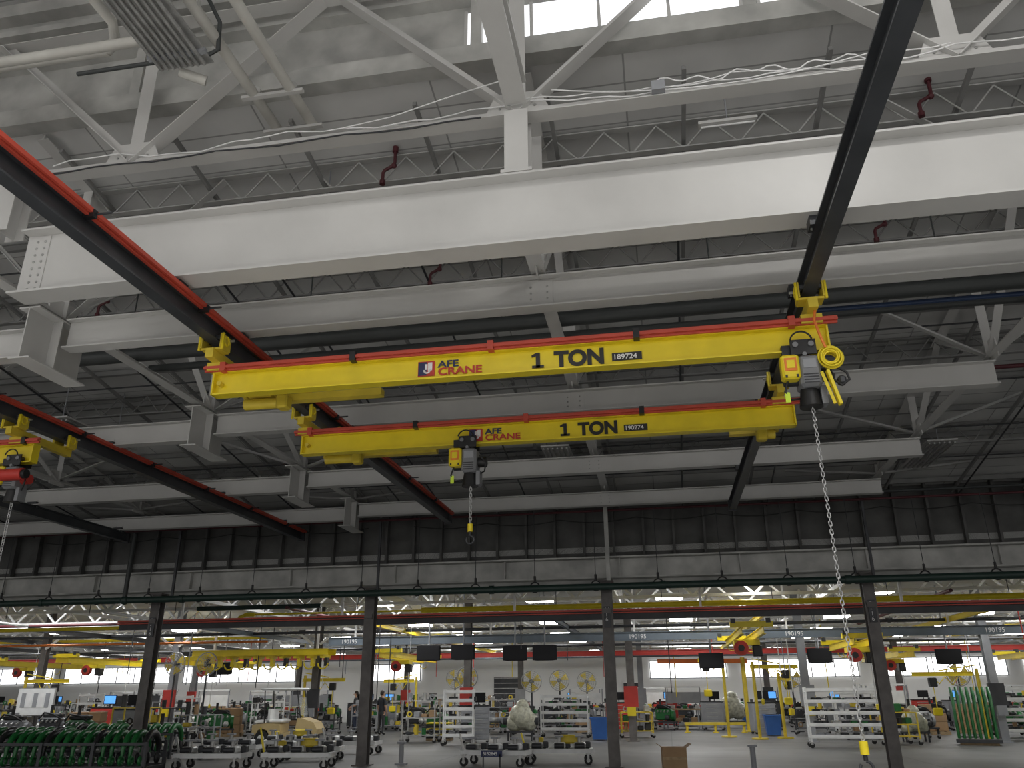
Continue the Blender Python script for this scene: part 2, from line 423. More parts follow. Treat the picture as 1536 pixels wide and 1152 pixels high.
# ------------------------------------------------------------ runways
LX, RX, FX = -5.12, 1.79, -9.7
def runway(X, y0, y1, red):
    b = B('crane_runway_beam')
    b.ibeam((X, y0, H(4.0)), (X, y1, H(4.0)), .24, .15, DARKG, .02, .014)
    for Y in [GY]+[y for y, _ in HB]:
        if y0 < Y < y1:
            b.box((X, Y, H(4.28)), (.14, .16, .08), DARK)
            for s in (-1, 1):
                b.box((X+s*.095, Y, H(4.27)), (.05, .16, .1), DARK); b.tube((X+s*.095, Y, H(4.2)), (X+s*.095, Y, H(4.37)), .012, SILV, 6)
    b.box((X, y1-.03, H(4.1)), (.2, .06, .25), DARK)
    if red:
        b.box((X+.1, (y0+y1)/2, H(4.22)), (.035, y1-y0, .05), RED)
        b.box((X+.14, (y0+y1)/2, H(4.24)), (.03, y1-y0, .045), RED)
        y = y0+.6
        while y < y1:
            b.box((X+.11, y, H(4.21)), (.12, .05, .08), BLACK)
            b.tube((X+.05, y+.02, H(4.22)), (X+.32, y+.02, H(4.22)), .012, DARK, 6); y += 2.0
    b.build()
runway(RX, 1, 19.2, False)
runway(LX, -1, 19.3, True)
runway(FX, 3, 20.8, True)
runway(-14.5, 3, 20.0, False)

# ------------------------------------------------------------ bridge cranes
def endtruck(b, X, Y, outr):
    y0, y1 = Y-.3, Y+1.05
    b.bar((X, y0, H(3.84)), (X, y1, H(3.84)), .10, .12, YEL2)
    b.box((X, Y, H(3.73)), (.22, .26, .1), YEL2)
    for y in (y0+.12, y1-.12):
        b.box((X, y, H(3.9)), (.26, .18, .025), YEL2)
        for s in (-1, 1):
            b.box((X+s*.125, y, H(4.0)), (.018, .22, .18), YEL2)
            for w in (-.06, .06): b.tube((X+s*.035, y+w, H(4.055)), (X+s*.115, y+w, H(4.055)), .038, DARK, 12)
            b.ring((X+s*.14, y, H(4.02)), .055, .013, YEL, 'x', 14, 6)
            b.tube((X+s*.13, y+.08, H(4.06)), (X+s*.19, y+.08, H(4.06)), .016, SILV, 8)
            b.bar((X+s*.15, y-.1, H(3.88)), (X+s*.15, y-.1, H(4.09)), .024, .024, YEL)
    if outr:
        s = outr
        b.bar((X, Y+.68, H(3.55)), (X+s*1.85, Y+.68, H(3.55)), .13, .09, YEL2)
        b.tube((X+s*.1, Y+.5, H(3.44)), (X+s*.55, Y+.5, H(3.44)), .07, YEL2, 12)
        b.bbox((X+s*.62, Y+.5, H(3.44)), (.15, .17, .18), YEL2)
        b.box((X+s*.3, Y+.55, H(3.54)), (.3, .3, .03), YEL2); b.box((X+s*.1, Y+.55, H(3.65)), (.05, .25, .25), YEL2)
def crane(Y, x0, x1, ends, label):
    b = B('bridge_crane')
    b.ibeam((x0+.06, Y, H(3.38)), (x1-.06, Y, H(3.38)), .3, .15, YEL, .018, .014)
    for x in (x0+.06, x1-.06): b.box((x, Y, H(3.53)), (.02, .15, .3), YEL)
    for (dy, dz) in ((-.085, .0), (-.085, .048), (-.12, .024)):
        b.box(((x0+x1)/2, Y+dy, H(3.69)+dz), (x1-x0+.1, .032, .036), RED)
    x = x0+.2
    while x < x1:
        b.box((x, Y-.09, H(3.715)), (.07, .11, .11), BLACK if int((x-x0)/1.5) % 2 else RED); x += 1.65
    b.tube((x0+.15, Y-.09, H(3.52)), (x0+.15, Y-.02, H(3.52)), .03, YEL2, 8)
    for X, o in ends: endtruck(b, X, Y, o)
    o = b.build()
    if label:
        yy = Y-.0145
        lz = H(3.435)
        b = B('maker_logo')
        b.box((-2.50, yy, lz+.095), (.2, .006, .185), LRED)
        b.box((-2.545, yy-.003, lz+.095), (.10, .006, .165), NAVY)
        b.box((-2.455, yy-.003, lz+.12), (.05, .006, .10), LWHITE)
        b.ring((-2.49, yy-.006, lz+.075), .035, .012, LWHITE, 'y', 10, 5, -pi, .3)
        b.box((-2.50, yy-.006, lz+.115), (.03, .008, .07), LWHITE)
        b.build(o)
        text('AFE', .115, (-2.36, yy-.004, lz+.10), NAVY, o, .003, sx=1.3)
        text('CRANE', .125, (-2.36, yy-.004, lz+.005), LRED, o, .003, sx=1.28)
        b = B('capacity_numeral'); cx = -1.19; zb = lz+.003
        b.box((cx, yy-.002, zb+.092), (.048, .006, .184), BLACK)
        b.box((cx, yy-.002, zb+.014), (.135, .006, .032), BLACK)
        b.add([(cx-.02, yy-.006, zb+.184), (cx-.02, yy-.006, zb+.140), (cx-.072, yy-.006, zb+.128), (cx-.072, yy-.006, zb+.158)], [(0, 1, 2, 3)], BLACK)
        b.build(o)
        text('TON', .255, (-1.00, yy-.004, lz+.003), BLACK, o, .012, sx=1.0)
        b = B('serial_plate'); b.box((-.19, yy, lz+.065), (.33, .006, .095), BLACK); b.build(o)
        text(label, .085, (-.345, yy-.005, lz+.035), LWHITE, o, .001, sx=1.05)
    return o
c1 = crane(8.3, -5.22, 2.0, ((LX, 1), (RX, 0)), '189724')
c2 = crane(10.9, -5.24, 2.02, ((LX, 1), (RX, -.35)), '190274')
c3 = crane(10.45, -14.7, -9.35, ((FX, 0), (-14.5, 0)), None)

def hoist(X, Y, chain_h, coil, red=False):
    b = B('chain_hoist')
    for s in (-1, 1):
        b.box((X, Y+s*.115, H(3.41)), (.26, .018, .17), BLACK)
        for w in (-.08, .08):
            b.tube((X+w, Y+s*.03, H(3.435)), (X+w, Y+s*.105, H(3.435)), .04, DARK, 12)
            b.tube((X+w, Y+s*.12, H(3.435)), (X+w, Y+s*.145, H(3.435)), .03, HGREY, 10)
    b.ring((X-.02, Y-.16, H(3.46)), .11, .010, BLACK, 'y', 14, 6, .2, pi-.2)
    b.box((X, Y, H(3.32)), (.1, .2, .05), BLACK)
    b.tube((X, Y-.15, H(3.32)), (X, Y+.15, H(3.32)), .022, HGREY)
    b.box((X-.17, Y, H(3.4)), (.09, .16, .11), BLACK)
    b.bbox((X+.03, Y-.02, H(3.13)), (.22, .3, .35), HGREY, .03)
    b.box((X+.03, Y-.172, H(3.2)), (.13, .01, .10), GREY)
    for k in range(4): b.box((X+.03, Y-.173, H(2.99+k*.03)), (.15, .01, .010), DARK)
    b.tube((X-.03, Y, H(3.1)), (X-.22, Y, H(3.1)), .085, DARK, 14)
    b.tube((X+.13, Y, H(3.12)), (X+.26, Y, H(3.12)), .075, BLACK if not red else LRED, 14)
    b.bbox((X-.165, Y-.12, H(3.17)), (.185, .15, .27), YEL, .02)
    b.box((X-.165, Y-.20, H(3.19)), (.12, .012, .14), ORANGE); b.box((X-.165, Y-.207, H(3.19)), (.08, .01, .09), YEL)
    for q in (-.055, .055): b.box((X-.165+q, Y-.2, H(3.06)), (.02, .012, .03), BLACK)
    b.tube((X+.02, Y, H(2.97)), (X+.02, Y, H(2.77)), .09, BLACK, 14, .12)
    b.box((X+.15, Y, H(2.88)), (.06, .16, .2), HGREY)
    b.sweep([(X-.2, Y-.1, H(3.04)), (X-.24, Y-.1, H(2.92)), (X-.19, Y-.08, H(2.84)), (X-.08, Y, H(2.87))], .012, BLACK)
    b.sweep([(X+.18, Y-.1, H(3.2)), (X+.27, Y-.1, H(3.08)), (X+.25, Y-.1, H(2.96)), (X+.14, Y, H(2.94))], .012, BLACK)
    b.box((X-.22, Y-.1, H(2.86)), (.05, .01, .11), HIVIS)
    if red:
        b.tube((X-.5, Y-.2, H(3.15)), (X+.3, Y-.2, H(3.15)), .09, LRED, 14); b.tube((X+.3, Y-.2, H(3.15)), (X+.36, Y-.2, H(3.15)), .07, BLACK, 12)
    z = H(2.77); i = 0; pitch = .042
    while z > H(chain_h):
        P = []
        for q in range(10):
            t = 2*pi*q/10; a, c = .016*math.cos(t), (.013*math.sin(t)+(.015 if math.sin(t) > 0 else -.015))
            P.append((X+.03+(a if i % 2 else a*.3), Y+(a*.3 if i % 2 else a), z+c))
        b.sweep(P, .0055, CHAIN, 4, True); z -= pitch; i += 1
    zc = z-.05
    b.tube((X+.03, Y, zc+.06), (X+.03, Y, zc-.05), .038, YEL, 12); b.tube((X+.03, Y, zc-.05), (X+.03, Y, zc-.1), .02, BLACK)
    b.ring((X+.03, Y, zc-.16), .055, .014, DARK, 'y', 14, 6, -pi*1.2, pi*.5)
    if coil:
        for k in range(12):
            b.ring((X+.25+random.uniform(-.015, .015), Y-.22+k*.01, H(3.25+random.uniform(-.02, .02))), .10+random.uniform(-.03, .02), .011, YEL, 'y', 22, 6)
        b.sweep([(X+.16, Y-.2, H(3.80)), (X+.13, Y-.22, H(3.66)), (X+.16, Y-.22, H(3.5)), (X+.2, Y-.22, H(3.34))], .015, ORANGE)
        b.bar((X+.19, Y-.18, H(3.1)), (X+.27, Y-.18, H(2.72)), .07, .03, YEL); b.bar((X+.14, Y-.15, H(3.1)), (X+.22, Y-.17, H(2.74)), .03, .03, YEL)
        b.sweep([(X+.3, Y-.15, H(3.14)), (X+.38, Y-.15, H(3.08)), (X+.4, Y-.15, H(3.0)), (X+.32, Y-.15, H(2.94)), (X+.25, Y-.12, H(3.02))], .014, BLACK)
        b.bbox((X+.33, Y-.12, H(3.0)), (.08, .1, .1), DARK, .02)
    b.build()
hoist(1.66, 8.3, -.42, True)
hoist(-2.6, 10.9, 2.25, False)
hoist(-9.66, 10.45, .6, False, True)

# ------------------------------------------------------------ columns, green pipe
CX = [-1.34+6.13*k for k in range(-4, 4)]
for X in CX:
    for Y, tp in ((20.55, H(2.62)), (31.6, H(3.45)), (43.5, H(3.45))):
        b = B('steel_column')
        mm = COLM if Y < 25 else random.choice((COLM, GREY, COLM))
        b.ibeam((X, Y-.13, 0.02), (X, Y-.13, tp), .26, .26, mm, .016, .012)
        b.box((X, Y, .015), (.42, .42, .03), mm); b.box((X, Y, tp), (.36, .36, .04), mm)
        if Y < 25: b.box((X, Y-.16, H(1.9)), (.2, .03, .12), mm)
        else:
            b.box((X, Y-.16, 1.5), (.5, .12, .7), random.choice((GREY, LRED, DARK))); b.box((X, Y-.3, 1.0), (.3, .1, .3), random.choice((YEL, GREY)))
        b.build()
for X, t in ((CX[2], 'E-16'), (CX[4], 'N16'), (CX[5], 'R-16')):
    b = B('column_sign'); b.box((X, 20.39, H(1.75)), (.16, .012, .5), DARK); o = b.build()
    for i, ch in enumerate(t):
        text(ch, .13, (X-.045, 20.38, H(1.88)-i*.115), LWHITE, o)
b = B('green_water_main')
Yp = 19.95
b.tube((-29.9, Yp, H(2.42)), (25.9, Yp, H(2.42)), .085, GPIPE, 14)
for k in range(-18, 14):
    X = -1.55+1.5*k
    b.ring((X, Yp, H(2.45)), .12, .018, BLACK, 'y', 14, 6)
    b.tube((X, Yp, H(2.56)), (X, Yp, H(2.72)), .03, BLACK, 8)
    b.tube((X, Yp, H(2.7)), (X, Yp, H(4.3)), .009, DARK, 6)
for X in (-14.2,):
    b.tube((X, Yp-.05, H(2.42)), (X, Yp-.05, H(4.2)), .06, PIPED); b.ell((X, Yp-.03, H(2.42)), (.12, .12, .12), GPIPE)
for k in range(-6, 6): b.tube((k*4.2, Yp, H(2.42)), (k*4.2+.12, Yp, H(2.42)), .105, GPIPE, 14)
b.build()
b = B('pipe_support_strut')
for X in (-7.2, 4.9, -13.0): b.bar((X, 20.2, H(2.5)), (X, 20.2, H(4.3)), .06, .06, DARK)
b.bar((-1.25, 20.2, H(2.6)), (-1.25, 20.2, H(4.6)), .1, .1, WHITE2)
b.build()

# ------------------------------------------------------------ low bay overhead
b = B('low_bay_truss')
for Y in (24.2, 28.2, 32.2, 37.5, 43.2, 48.5):
    lo, t = H(2.62), H(3.42)
    b.bar((-45, Y, lo), (35, Y, lo), .1, .08, LTRUSS); b.bar((-45, Y, t), (35, Y, t), .1, .08, LTRUSS)
    x = -45; f = 0
    while x < 34:
        b.bar((x, Y, t if f else lo), (x+.85, Y, lo if f else t), .06, .06, LTRUSS); f = 1-f; x += .85
for X in [c for c in CX]+[-31.9]:
    b.bar((X, 21.5, H(2.7)), (X, 52, H(2.7)), .12, .1, LTRUSS)
    y = 22; f = 0
    while y < 51:
        b.bar((X, y, H(3.4 if f else 2.7)), (X, y+1.2, H(2.7 if f else 3.4)), .06, .06, LTRUSS); f = 1-f; y += 1.2
    for Y in (31.4, 43.3):
        b.bar((X+.15, Y, H(1.9)), (X+1.3, Y, H(2.7)), .08, .08, LTRUSS); b.bar((X-.15, Y, H(1.9)), (X-1.3, Y, H(2.7)), .08, .08, LTRUSS)
b.build()
b = B('gas_pipe_yellow')
b.tube((-30, 23.6, H(2.02)), (-13.2, 23.6, H(2.02)), .06, YEL, 10)
b.sweep([(-13.2, 23.6, H(2.02)), (-12.9, 23.6, H(2.02)), (-12.8, 23.6, H(2.15)), (-12.8, 23.6, H(2.25)), (-12.6, 23.6, H(2.33)), (-12.3, 23.6, H(2.33))], .06, YEL)
b.tube((-7, 23.6, H(2.33)), (22, 23.6, H(2.33)), .08, YEL, 10); b.tube((-12.3, 23.6, H(2.33)), (-7, 23.6, H(2.33)), .03, YEL, 8)
for k in range(-7, 6): b.tube((k*3, 23.6, H(2.4)), (k*3, 23.6, H(3.45)), .012, DARK, 5)
b.build()
b = B('monorail_beam_red')
b.ibeam((-16, 22.4, H(1.85)), (14, 22.4, H(1.85)), .22, .12, DARK, .02); b.box((-1, 22.3, H(2.09)), (30, .04, .05), RED); b.box((-1, 22.3, H(2.02)), (30, .03, .03), RED)
for k in range(6): b.bar((-14+k*5, 22.4, H(2.07)), (-14+k*5, 22.4, H(3.45)), .06, .06, LTRUSS)
b.build()
b = B('monorail_beam_grey')
b.ibeam((-12, 28.8, H(1.68)), (16, 28.8, H(1.68)), .28, .14, SLATE, .02)
for k in range(6): b.bar((-11+k*5, 28.8, H(1.95)), (-11+k*5, 28.8, H(3.45)), .06, .06, LTRUSS)
o = b.build()
for x in (-11.5, -1.2, 3.9, 10): text('190195', .2, (x, 28.72, H(1.74)), LWHITE, o)
b = B('monorail_beam_red')
b.ibeam((-40, 38.5, H(1.6)), (24, 38.5, H(1.6)), .22, .12, LRED, .02)
for k in range(11): b.bar((-36+k*6, 38.5, H(1.8)), (-36+k*6, 38.5, H(3.45)), .06, .06, LTRUSS)
b.build()
b = B('overhead_pipe_run')
for (Y, h, r, m, x0, x1) in ((23.2, 2.5, .07, GPIPE, -14, -10), (26.5, 2.3, .05, PIPEW, -40, 30), (27, 2.45, .05, MAROON, -40, 30), (33, 2.3, .06, YEL, -40, -16), (34, 2.4, .06, LTRUSS, -40, 30),
                          (36, 2.2, .05, ORANGE, -4, 24), (40, 2.2, .07, LTRUSS, -45, 30), (45, 1.9, .06, YEL, -30, 20), (30, 1.95, .04, ORANGE, -40, -15), (25.2, 2.15, .04, LTRUSS, -40, 28), (46, 2.3, .08, SILV, -40, 30), (49, 2.0, .06, LRED, -40, 10),
                          (29.4, 2.2, .05, DARK, -40, 28), (35.2, 1.9, .05, DARK, -40, 26), (41.5, 1.7, .06, SLATE, -40, 26)):
    b.tube((x0, Y, H(h)), (x1, Y, H(h)), r, m, 8)
for X in (-33, -28, -23, -17, -11, -5, 1.2, 7.4, 13.5):
    b.tube((X, 23, H(2.45)), (X, 50, H(2.45)), .05, random.choice((LTRUSS, YEL, MAROON, SILV)), 8)
    b.ibeam((X+1.7, 25, H(2.1)), (X+1.7, 46, H(2.1)), .16, .1, random.choice((LTRUSS, YEL, DARK, SLATE)), .015)
b.build()
b = B('jib_crane_beam'); b.ibeam((-.4, 39, H(1.25)), (3.6, 39.6, H(1.25)), .2, .12, ORANGE, .02); b.tube((3.4, 39.6, 0), (3.4, 39.6, H(1.5)), .1, YEL2, 12); b.box((3.4, 39.6, .03), (.6, .6, .06), YEL2); b.build()

def lowcrane(X, y0, y1, h, n=2):
    b = B('workstation_crane')
    for k in range(n): b.ibeam((X+k*.55, y0, H(h)), (X+k*.55, y1, H(h)), .2, .1, YEL, .015)
    for y in (y0+.2, y1-.2):
        b.box((X+.27, y, H(h+.26)), (1.1, .16, .14), YEL)
        for s in (-.2, .7): b.box((X+s, y, H(h+.35)), (.12, .2, .12), DARK)
    ym = (y0+y1)/2-1
    b.box((X+.27, ym, H(h-.1)), (.7, .5, .14), YEL); b.tube((X+.1, ym-.28, H(h-.25)), (X+.1, ym-.12, H(h-.25)), .2, LRED, 16); b.tube((X+.1, ym-.3, H(h-.25)), (X+.1, ym-.28, H(h-.25)), .09, BLACK, 12)
    b.bbox((X+.55, ym, H(h-.32)), (.25, .3, .3), BLACK); b.tube((X+.55, ym, H(h-.4)), (X+.55, ym, H(h-1.6)), .015, CHAIN, 6)
    b.bbox((X+.55, ym, H(h-1.65)), (.08, .08, .16), YEL)
    for q in range(5): b.ring((X-.1+q*.2, ym+.4+q*.3, H(h-.15)), .14, .012, YEL, 'y', 12, 5, pi, 2*pi)
    b.build()
for a in ((2.0, 22.5, 28.7, 1.42), (5.3, 25.2, 29, 1.25), (13, 22.6, 28.7, 1.4), (-10.5, 30, 36, 1.3), (-24, 30, 36, 1.3), (8.4, 33, 39, 1.2), (-20.3, 33, 38.3, 1.25), (-29, 32, 38, 1.3), (13.6, 33, 38.3, 1.2)): lowcrane(*a)
b = B('workstation_crane')
for y in (30.2, 31.0): b.ibeam((-18.2, y, H(1.45)), (-12.6, y, H(1.45)), .22, .12, YEL, .02)
for i in range(10):
    x = -17.8+i*.55; b.box((x, 30.6, H(1.4)), (.14, .7, .12), YEL); b.ring((x, 30.4, H(1.15)), .2, .03, YEL, 'y', 10, 5, pi, 2*pi); b.box((x+.1, 30.5, H(1.2)), (.12, .2, .3), BLACK if i % 3 == 0 else YEL)
    if i % 2: b.tube((x, 30.5, H(1.1)), (x, 30.5, H(.3)), .012, CHAIN, 5)
for x in (-17.5, -13.2): b.bar((x, 30.6, H(1.6)), (x, 30.6, H(3.4)), .08, .08, LTRUSS)
b.build()

for X in (-34, -29, -24, -18.9, -13.8, -8.6, -4, .6, 6.0, 10.2, 15, 19.5):
    for Y, h in ((25.3, 2.76), (30.2, 2.5), (35.0, 2.5), (40.5, 2.45), (46.5, 2.35)):
        if random.random() < .1: continue
        b = B('high_bay_lamp')
        xx = X+random.uniform(-.4, .4)
        b.box((xx, Y, H(h)), (.85, .5, .08), GWHITE); b.box((xx, Y, H(h)-.06), (.8, .46, .08), LAMP)
        b.tube((xx, Y, H(h)), (xx, Y, H(3.45)), .012, GREY, 5)
        b.build()
b = B('high_bay_lamp', (2.5, 23.9, H(2.9))); b.box((0, 0, 0), (.62, .42, .06), GWHITE); b.box((0, 0, -.04), (.56, .36, .02), LAMP); b.tube((0, 0, 0), (0, 0, .55), .012, GREY, 5); b.build()

# ------------------------------------------------------------ floor objects
def wheels(b, w, d, r=.08, m=RUBBER):
    for sx in (-1, 1):
        for sy in (-1, 1):
            b.tube((sx*w, sy*d-.03, r), (sx*w, sy*d+.03, r), r, m, 12)
            b.box((sx*w, sy*d, r+.06), (.08, .1, .08), SILV)
def rack(loc, w, h, n, rz=0, d=.6, stuff=True):
    b = B('white_shelving_rack', (loc[0], loc[1], 0), rz)
    for sx in (-1, 1):
        for sy in (-1, 1): b.box((sx*w/2, sy*d/2, h/2+.1), (.05, .05, h-.1), GWHITE)
    for i in range(n):
        z = .28+i*(h-.35)/(n-1)
        b.box((0, 0, z), (w, d, .03), GWHITE); b.box((0, -d/2, z+.05), (w, .03, .09), GWHITE)
        if stuff and i < n-1:
            x = -w/2+.15
            while x < w/2-.15:
                ww = random.uniform(.1, .3)
                if random.random() < .65: b.bbox((x+ww/2, 0, z+.02+.07), (ww*.9, .35, .14), random.choice((SILV, DARK, BLACK, TGREEN, DARK, GREY)), .02)
                x += ww
    wheels(b, w/2, d/2); b.build()
rack((-7.1, 28.8), 1.0, 1.72, 6, .15); rack((-4.1, 34.2), 1.85, 1.55, 5); rack((5.4, 28.4), 2.3, 1.7, 5, -.05)
rack((-20.0, 33), 1.1, 1.6, 5); rack((-24.5, 33.5), 1.2, 1.7, 5); rack((-22, 36), 1.6, 1.6, 5); rack((12.2, 33), 1.6, 1.7, 5); rack((-18.5, 38), 1.6, 1.7, 5)
rack((-12, 44), 2, 1.6, 5); rack((7.2, 36), 1.5, 1.6, 5)

def dolly(loc, rz, yel=False):
    b = B('assembly_dolly', (loc[0], loc[1], 0), rz)
    for sy in (-.32, .32): b.bar((-.8, sy, .3), (.8, sy, .3), .08, .1, GWHITE)
    for sx in (-.78, -.3, .25, .78): b.bar((sx, -.35, .3), (sx, .35, .3), .08, .1, GWHITE)
    for sx in (-.7, .7):
        for sy in (-.38, .38):
            b.tube((sx, sy-.035, .1), (sx, sy+.035, .1), .1, RUBBER, 14); b.tube((sx, sy-.04, .1), (sx, sy+.04, .1), .045, SILV, 10)
            b.bar((sx, sy-.05, .1), (sx, sy-.05, .27), .05, .015, SILV, (0, 1, 0)); b.box((sx, sy, .25), (.12, .14, .03), SILV)
    for sx in (-.55, 0, .5):
        b.bbox((sx, -.1, .42), (.3, .28, .14), random.choice((GWHITE, SILV)), .03)
        b.tube((sx, -.1, .45), (sx, -.1, .62), .05, SILV); b.box((sx, -.1, .62), (.2, .16, .04), GREY)
        b.tube((sx-.12, -.3, .42), (sx+.12, -.3, .42), .06, DARK, 10)
        b.bbox((sx+.2, .15, .42), (.14, .2, .16), DARK, .02)
    b.bar((-.85, 0, .35), (-.95, 0, .7), .04, .04, YEL if yel else SILV)
    if yel: b.bbox((.2, .1, .55), (.5, .25, .2), YEL2, .04); b.bbox((-.5, .2, .5), (.2, .15, .2), YEL2, .03)
    b.build()
dolly((-10.75, 19.3), .1); dolly((-8.75, 19.7), .15, True); dolly((-4.2, 20.9), -.1); dolly((-2.75, 21.6), .1, True); dolly((-9.4, 21.9), .2); dolly((-12, 22.5), .1); dolly((-11.4, 25), .3, True); dolly((-9.3, 24.6), 0)
b = B('painted_bench_sign', (-4.2, 20.3, 0)); b.box((0, 0, .3), (.5, .03, .14), NAVY); b.bar((-.2, 0, 0), (-.2, 0, .3), .03, .03, DARK); b.bar((.2, 0, 0), (.2, 0, .3), .03, .03, DARK); o = b.build()
text('3152845', .1, (-.21, -.02, .265), LWHITE, o, .001)

b = B('golf_cart', (-13.2, 28.6, 0), .15)
def sideprof(pts, y0, y1, m):
    n = len(pts); vs = [(x, y0, z) for x, z in pts]+[(x, y1, z) for x, z in pts]
    fs = [(i, (i+1) % n, n+(i+1) % n, n+i) for i in range(n)]+[tuple(range(n)), tuple(range(n, 2*n))]
    b.add(vs, fs, m)
sideprof([(-1.1, .35), (-.95, .35), (-.9, .5), (-.75, .55), (-.58, .5), (-.45, .3), (.42, .3), (.42, .42), (-.1, .42), (-.15, .7), (-.6, .72), (-1.1, .68)], -.55, .55, BEIGE)
sideprof([(.42, .3), (.52, .48), (.75, .55), (.95, .48), (1.02, .35), (1.12, .36), (1.15, .52), (1.02, .74), (.6, .88), (.45, .88), (.38, .42)], -.55, .55, BEIGE)
b.bbox((-.32, 0, .78), (.5, 1.0, .12), GWHITE, .04); b.box((-.56, 0, 1.0), (.08, 1.0, .34), GWHITE)
b.bbox((-.85, 0, .76), (.4, 1.0, .12), GWHITE, .04)
for sx in (-.75, .75):
    for sy in (-.5, .5): b.tube((sx, sy-.09, .24), (sx, sy+.09, .24), .24, RUBBER, 16); b.tube((sx, sy-.1, .24), (sx, sy+.1, .24), .12, GWHITE, 12)
for sx, tx in ((.58, .36), (-.7, -.78)):
    for sy in (-.5, .5): b.tube((sx, sy, .72), (tx, sy, 1.78), .022, BLACK, 6)
b.bbox((-.2, 0, 1.82), (1.45, 1.15, .08), GWHITE, .035)
b.tube((.45, .25, .85), (.2, .25, 1.05), .015, BLACK); b.ring((.18, .25, 1.07), .16, .014, BLACK, 'x')
b.box((.48, 0, 1.25), (.01, .95, .6), GLASS, Matrix.Rotation(-.2, 3, 'Y'))
b.build()

def green_rack(loc, L, n, rz, nm='tractor_arm_rack'):
    b = B(nm, (loc[0], loc[1], 0), rz)
    for y in (-.5, .5):
        b.bar((-L/2, y, .12), (L/2, y, .12), .1, .12, DARK); b.bar((-L/2, y*.9, .62), (L/2, y*.9, .62), .06, .06, DARK)
    for x in (-L/2, -L/6, L/6, L/2):
        for y in (-.48, .48): b.bar((x, y, 0), (x, y, .66), .07, .07, DARK)
        b.bar((x, -.5, .12), (x, .5, .12), .07, .07, DARK)
    for i in range(n):
        x = -L/2+.12+(L-.24)*i/(n-1); P = []
        tl = random.uniform(-.03, .03)
        for q in range(11):
            t = -.35+q*(pi+.5)/10
            P.append((x+tl*q*.1, -.02+.40*math.cos(t), .42+.42*math.sin(t)))
        b.sweep(P, [.035+.045*math.sin(pi*q/10) for q in range(11)], TGREEN if i % 5 else BLACK, 8)
        b.ring((x, -.4, .28), .08, .035, TGREEN, 'x', 10, 6); b.ell((x, .36, .3), (.06, .1, .14), BLACK)
        b.tube((x-.05, -.2, .5), (x+.05, -.2, .5), .06, DARK if i % 2 else SILV, 8)
    b.build()
green_rack((-13.3, 17.9), 3.6, 16, .12); green_rack((-16.4, 19.6), 3.0, 12, .12); green_rack((-15.2, 22.5), 3, 10, .1)

b = B('stacked_green_frames', (9.7, 30.3, 0), -.3)
b.box((0, 0, .12), (1.3, 1.0, .1), DARK); b.box((0, 0, .04), (1.1, .8, .08), WOOD)
for i in range(8):
    x = -.55+i*.155
    b.sweep([(x, -.35, .2), (x, -.38, .8), (x+.02, -.3, 1.4), (x, .05, 1.7), (x, .35, 1.5), (x, .38, .8), (x, .35, .2)], .05, TGREEN, 6)
    b.bar((x, -.36, .6), (x, .36, .6), .05, .06, TGREEN); b.bar((x, -.36, 1.1), (x, .36, 1.1), .05, .06, TGREEN)
b.build()

def engine(loc, rz):
    b = B('engine_on_stand', (loc[0], loc[1], 0), rz)
    g = random.choice((TGREEN, DARK, GREY, BLACK, TGREEN, DARK))
    b.box((0, 0, .35), (1.1, .6, .06), DARK)
    for sx in (-.5, .5):
        for sy in (-.25, .25): b.bar((sx, sy, 0.05), (sx, sy, .35), .06, .06, DARK)
    wheels(b, .5, .25, .06)
    b.bbox((0, 0, .68), (.75, .45, .5), g, .05); b.bbox((0, 0, 1.0), (.65, .3, .16), BLACK, .04)
    b.tube((-.37, 0, .6), (-.48, 0, .6), .18, SILV, 16); b.tube((.38, 0, .62), (.5, 0, .62), .24, g, 16)
    for k in range(4): b.tube((-.24+k*.16, -.2, .85), (-.24+k*.16, -.33, .8), .035, SILV, 8)
    b.tube((-.2, .2, 1.0), (-.2, .2, 1.35), .05, BLACK, 10); b.ell((.2, -.28, .55), (.12, .1, .12), random.choice((YEL, SILV, DARK)))
    b.sweep([(-.4, -.2, .9), (-.2, -.3, 1.1), (.1, -.3, 1.05), (.35, -.2, .9)], .03, BLACK)
    b.build()
def partscart(loc, rz):
    b = B('parts_cart', (loc[0], loc[1], 0), rz)
    w, d, h = .6, .35, random.uniform(.9, 1.4)
    m = random.choice((GREY, GWHITE, YEL2, DARK, DARK, SILV))
    for sx in (-w, w):
        for sy in (-d, d): b.bar((sx, sy, .12), (sx, sy, h), .04, .04, m)
    for z in (.25, .25+(h-.25)/2, h): b.box((0, 0, z), (2*w, 2*d, .03), m)
    wheels(b, w, d, .07)
    for z in (.27, .27+(h-.25)/2, h+.02):
        for k in range(4):
            if random.random() < .8:
                q = random.uniform(.08, .26); x = -.42+k*.28
                r = random.random(); mm = random.choice((BLACK, SILV, TGREEN, YEL2, CARD, GREY, BLACK, DARK, TGREEN, DARK))
                if r < .5: b.bbox((x, 0, z+q/2), (.22, .3, q), mm, .02)
                elif r < .8: b.tube((x, -.1, z), (x, -.1, z+q*1.5), .08, mm, 10)
                else: b.ring((x, -.1, z+.1), .08, .03, mm, 'y', 12, 6)
    b.build()
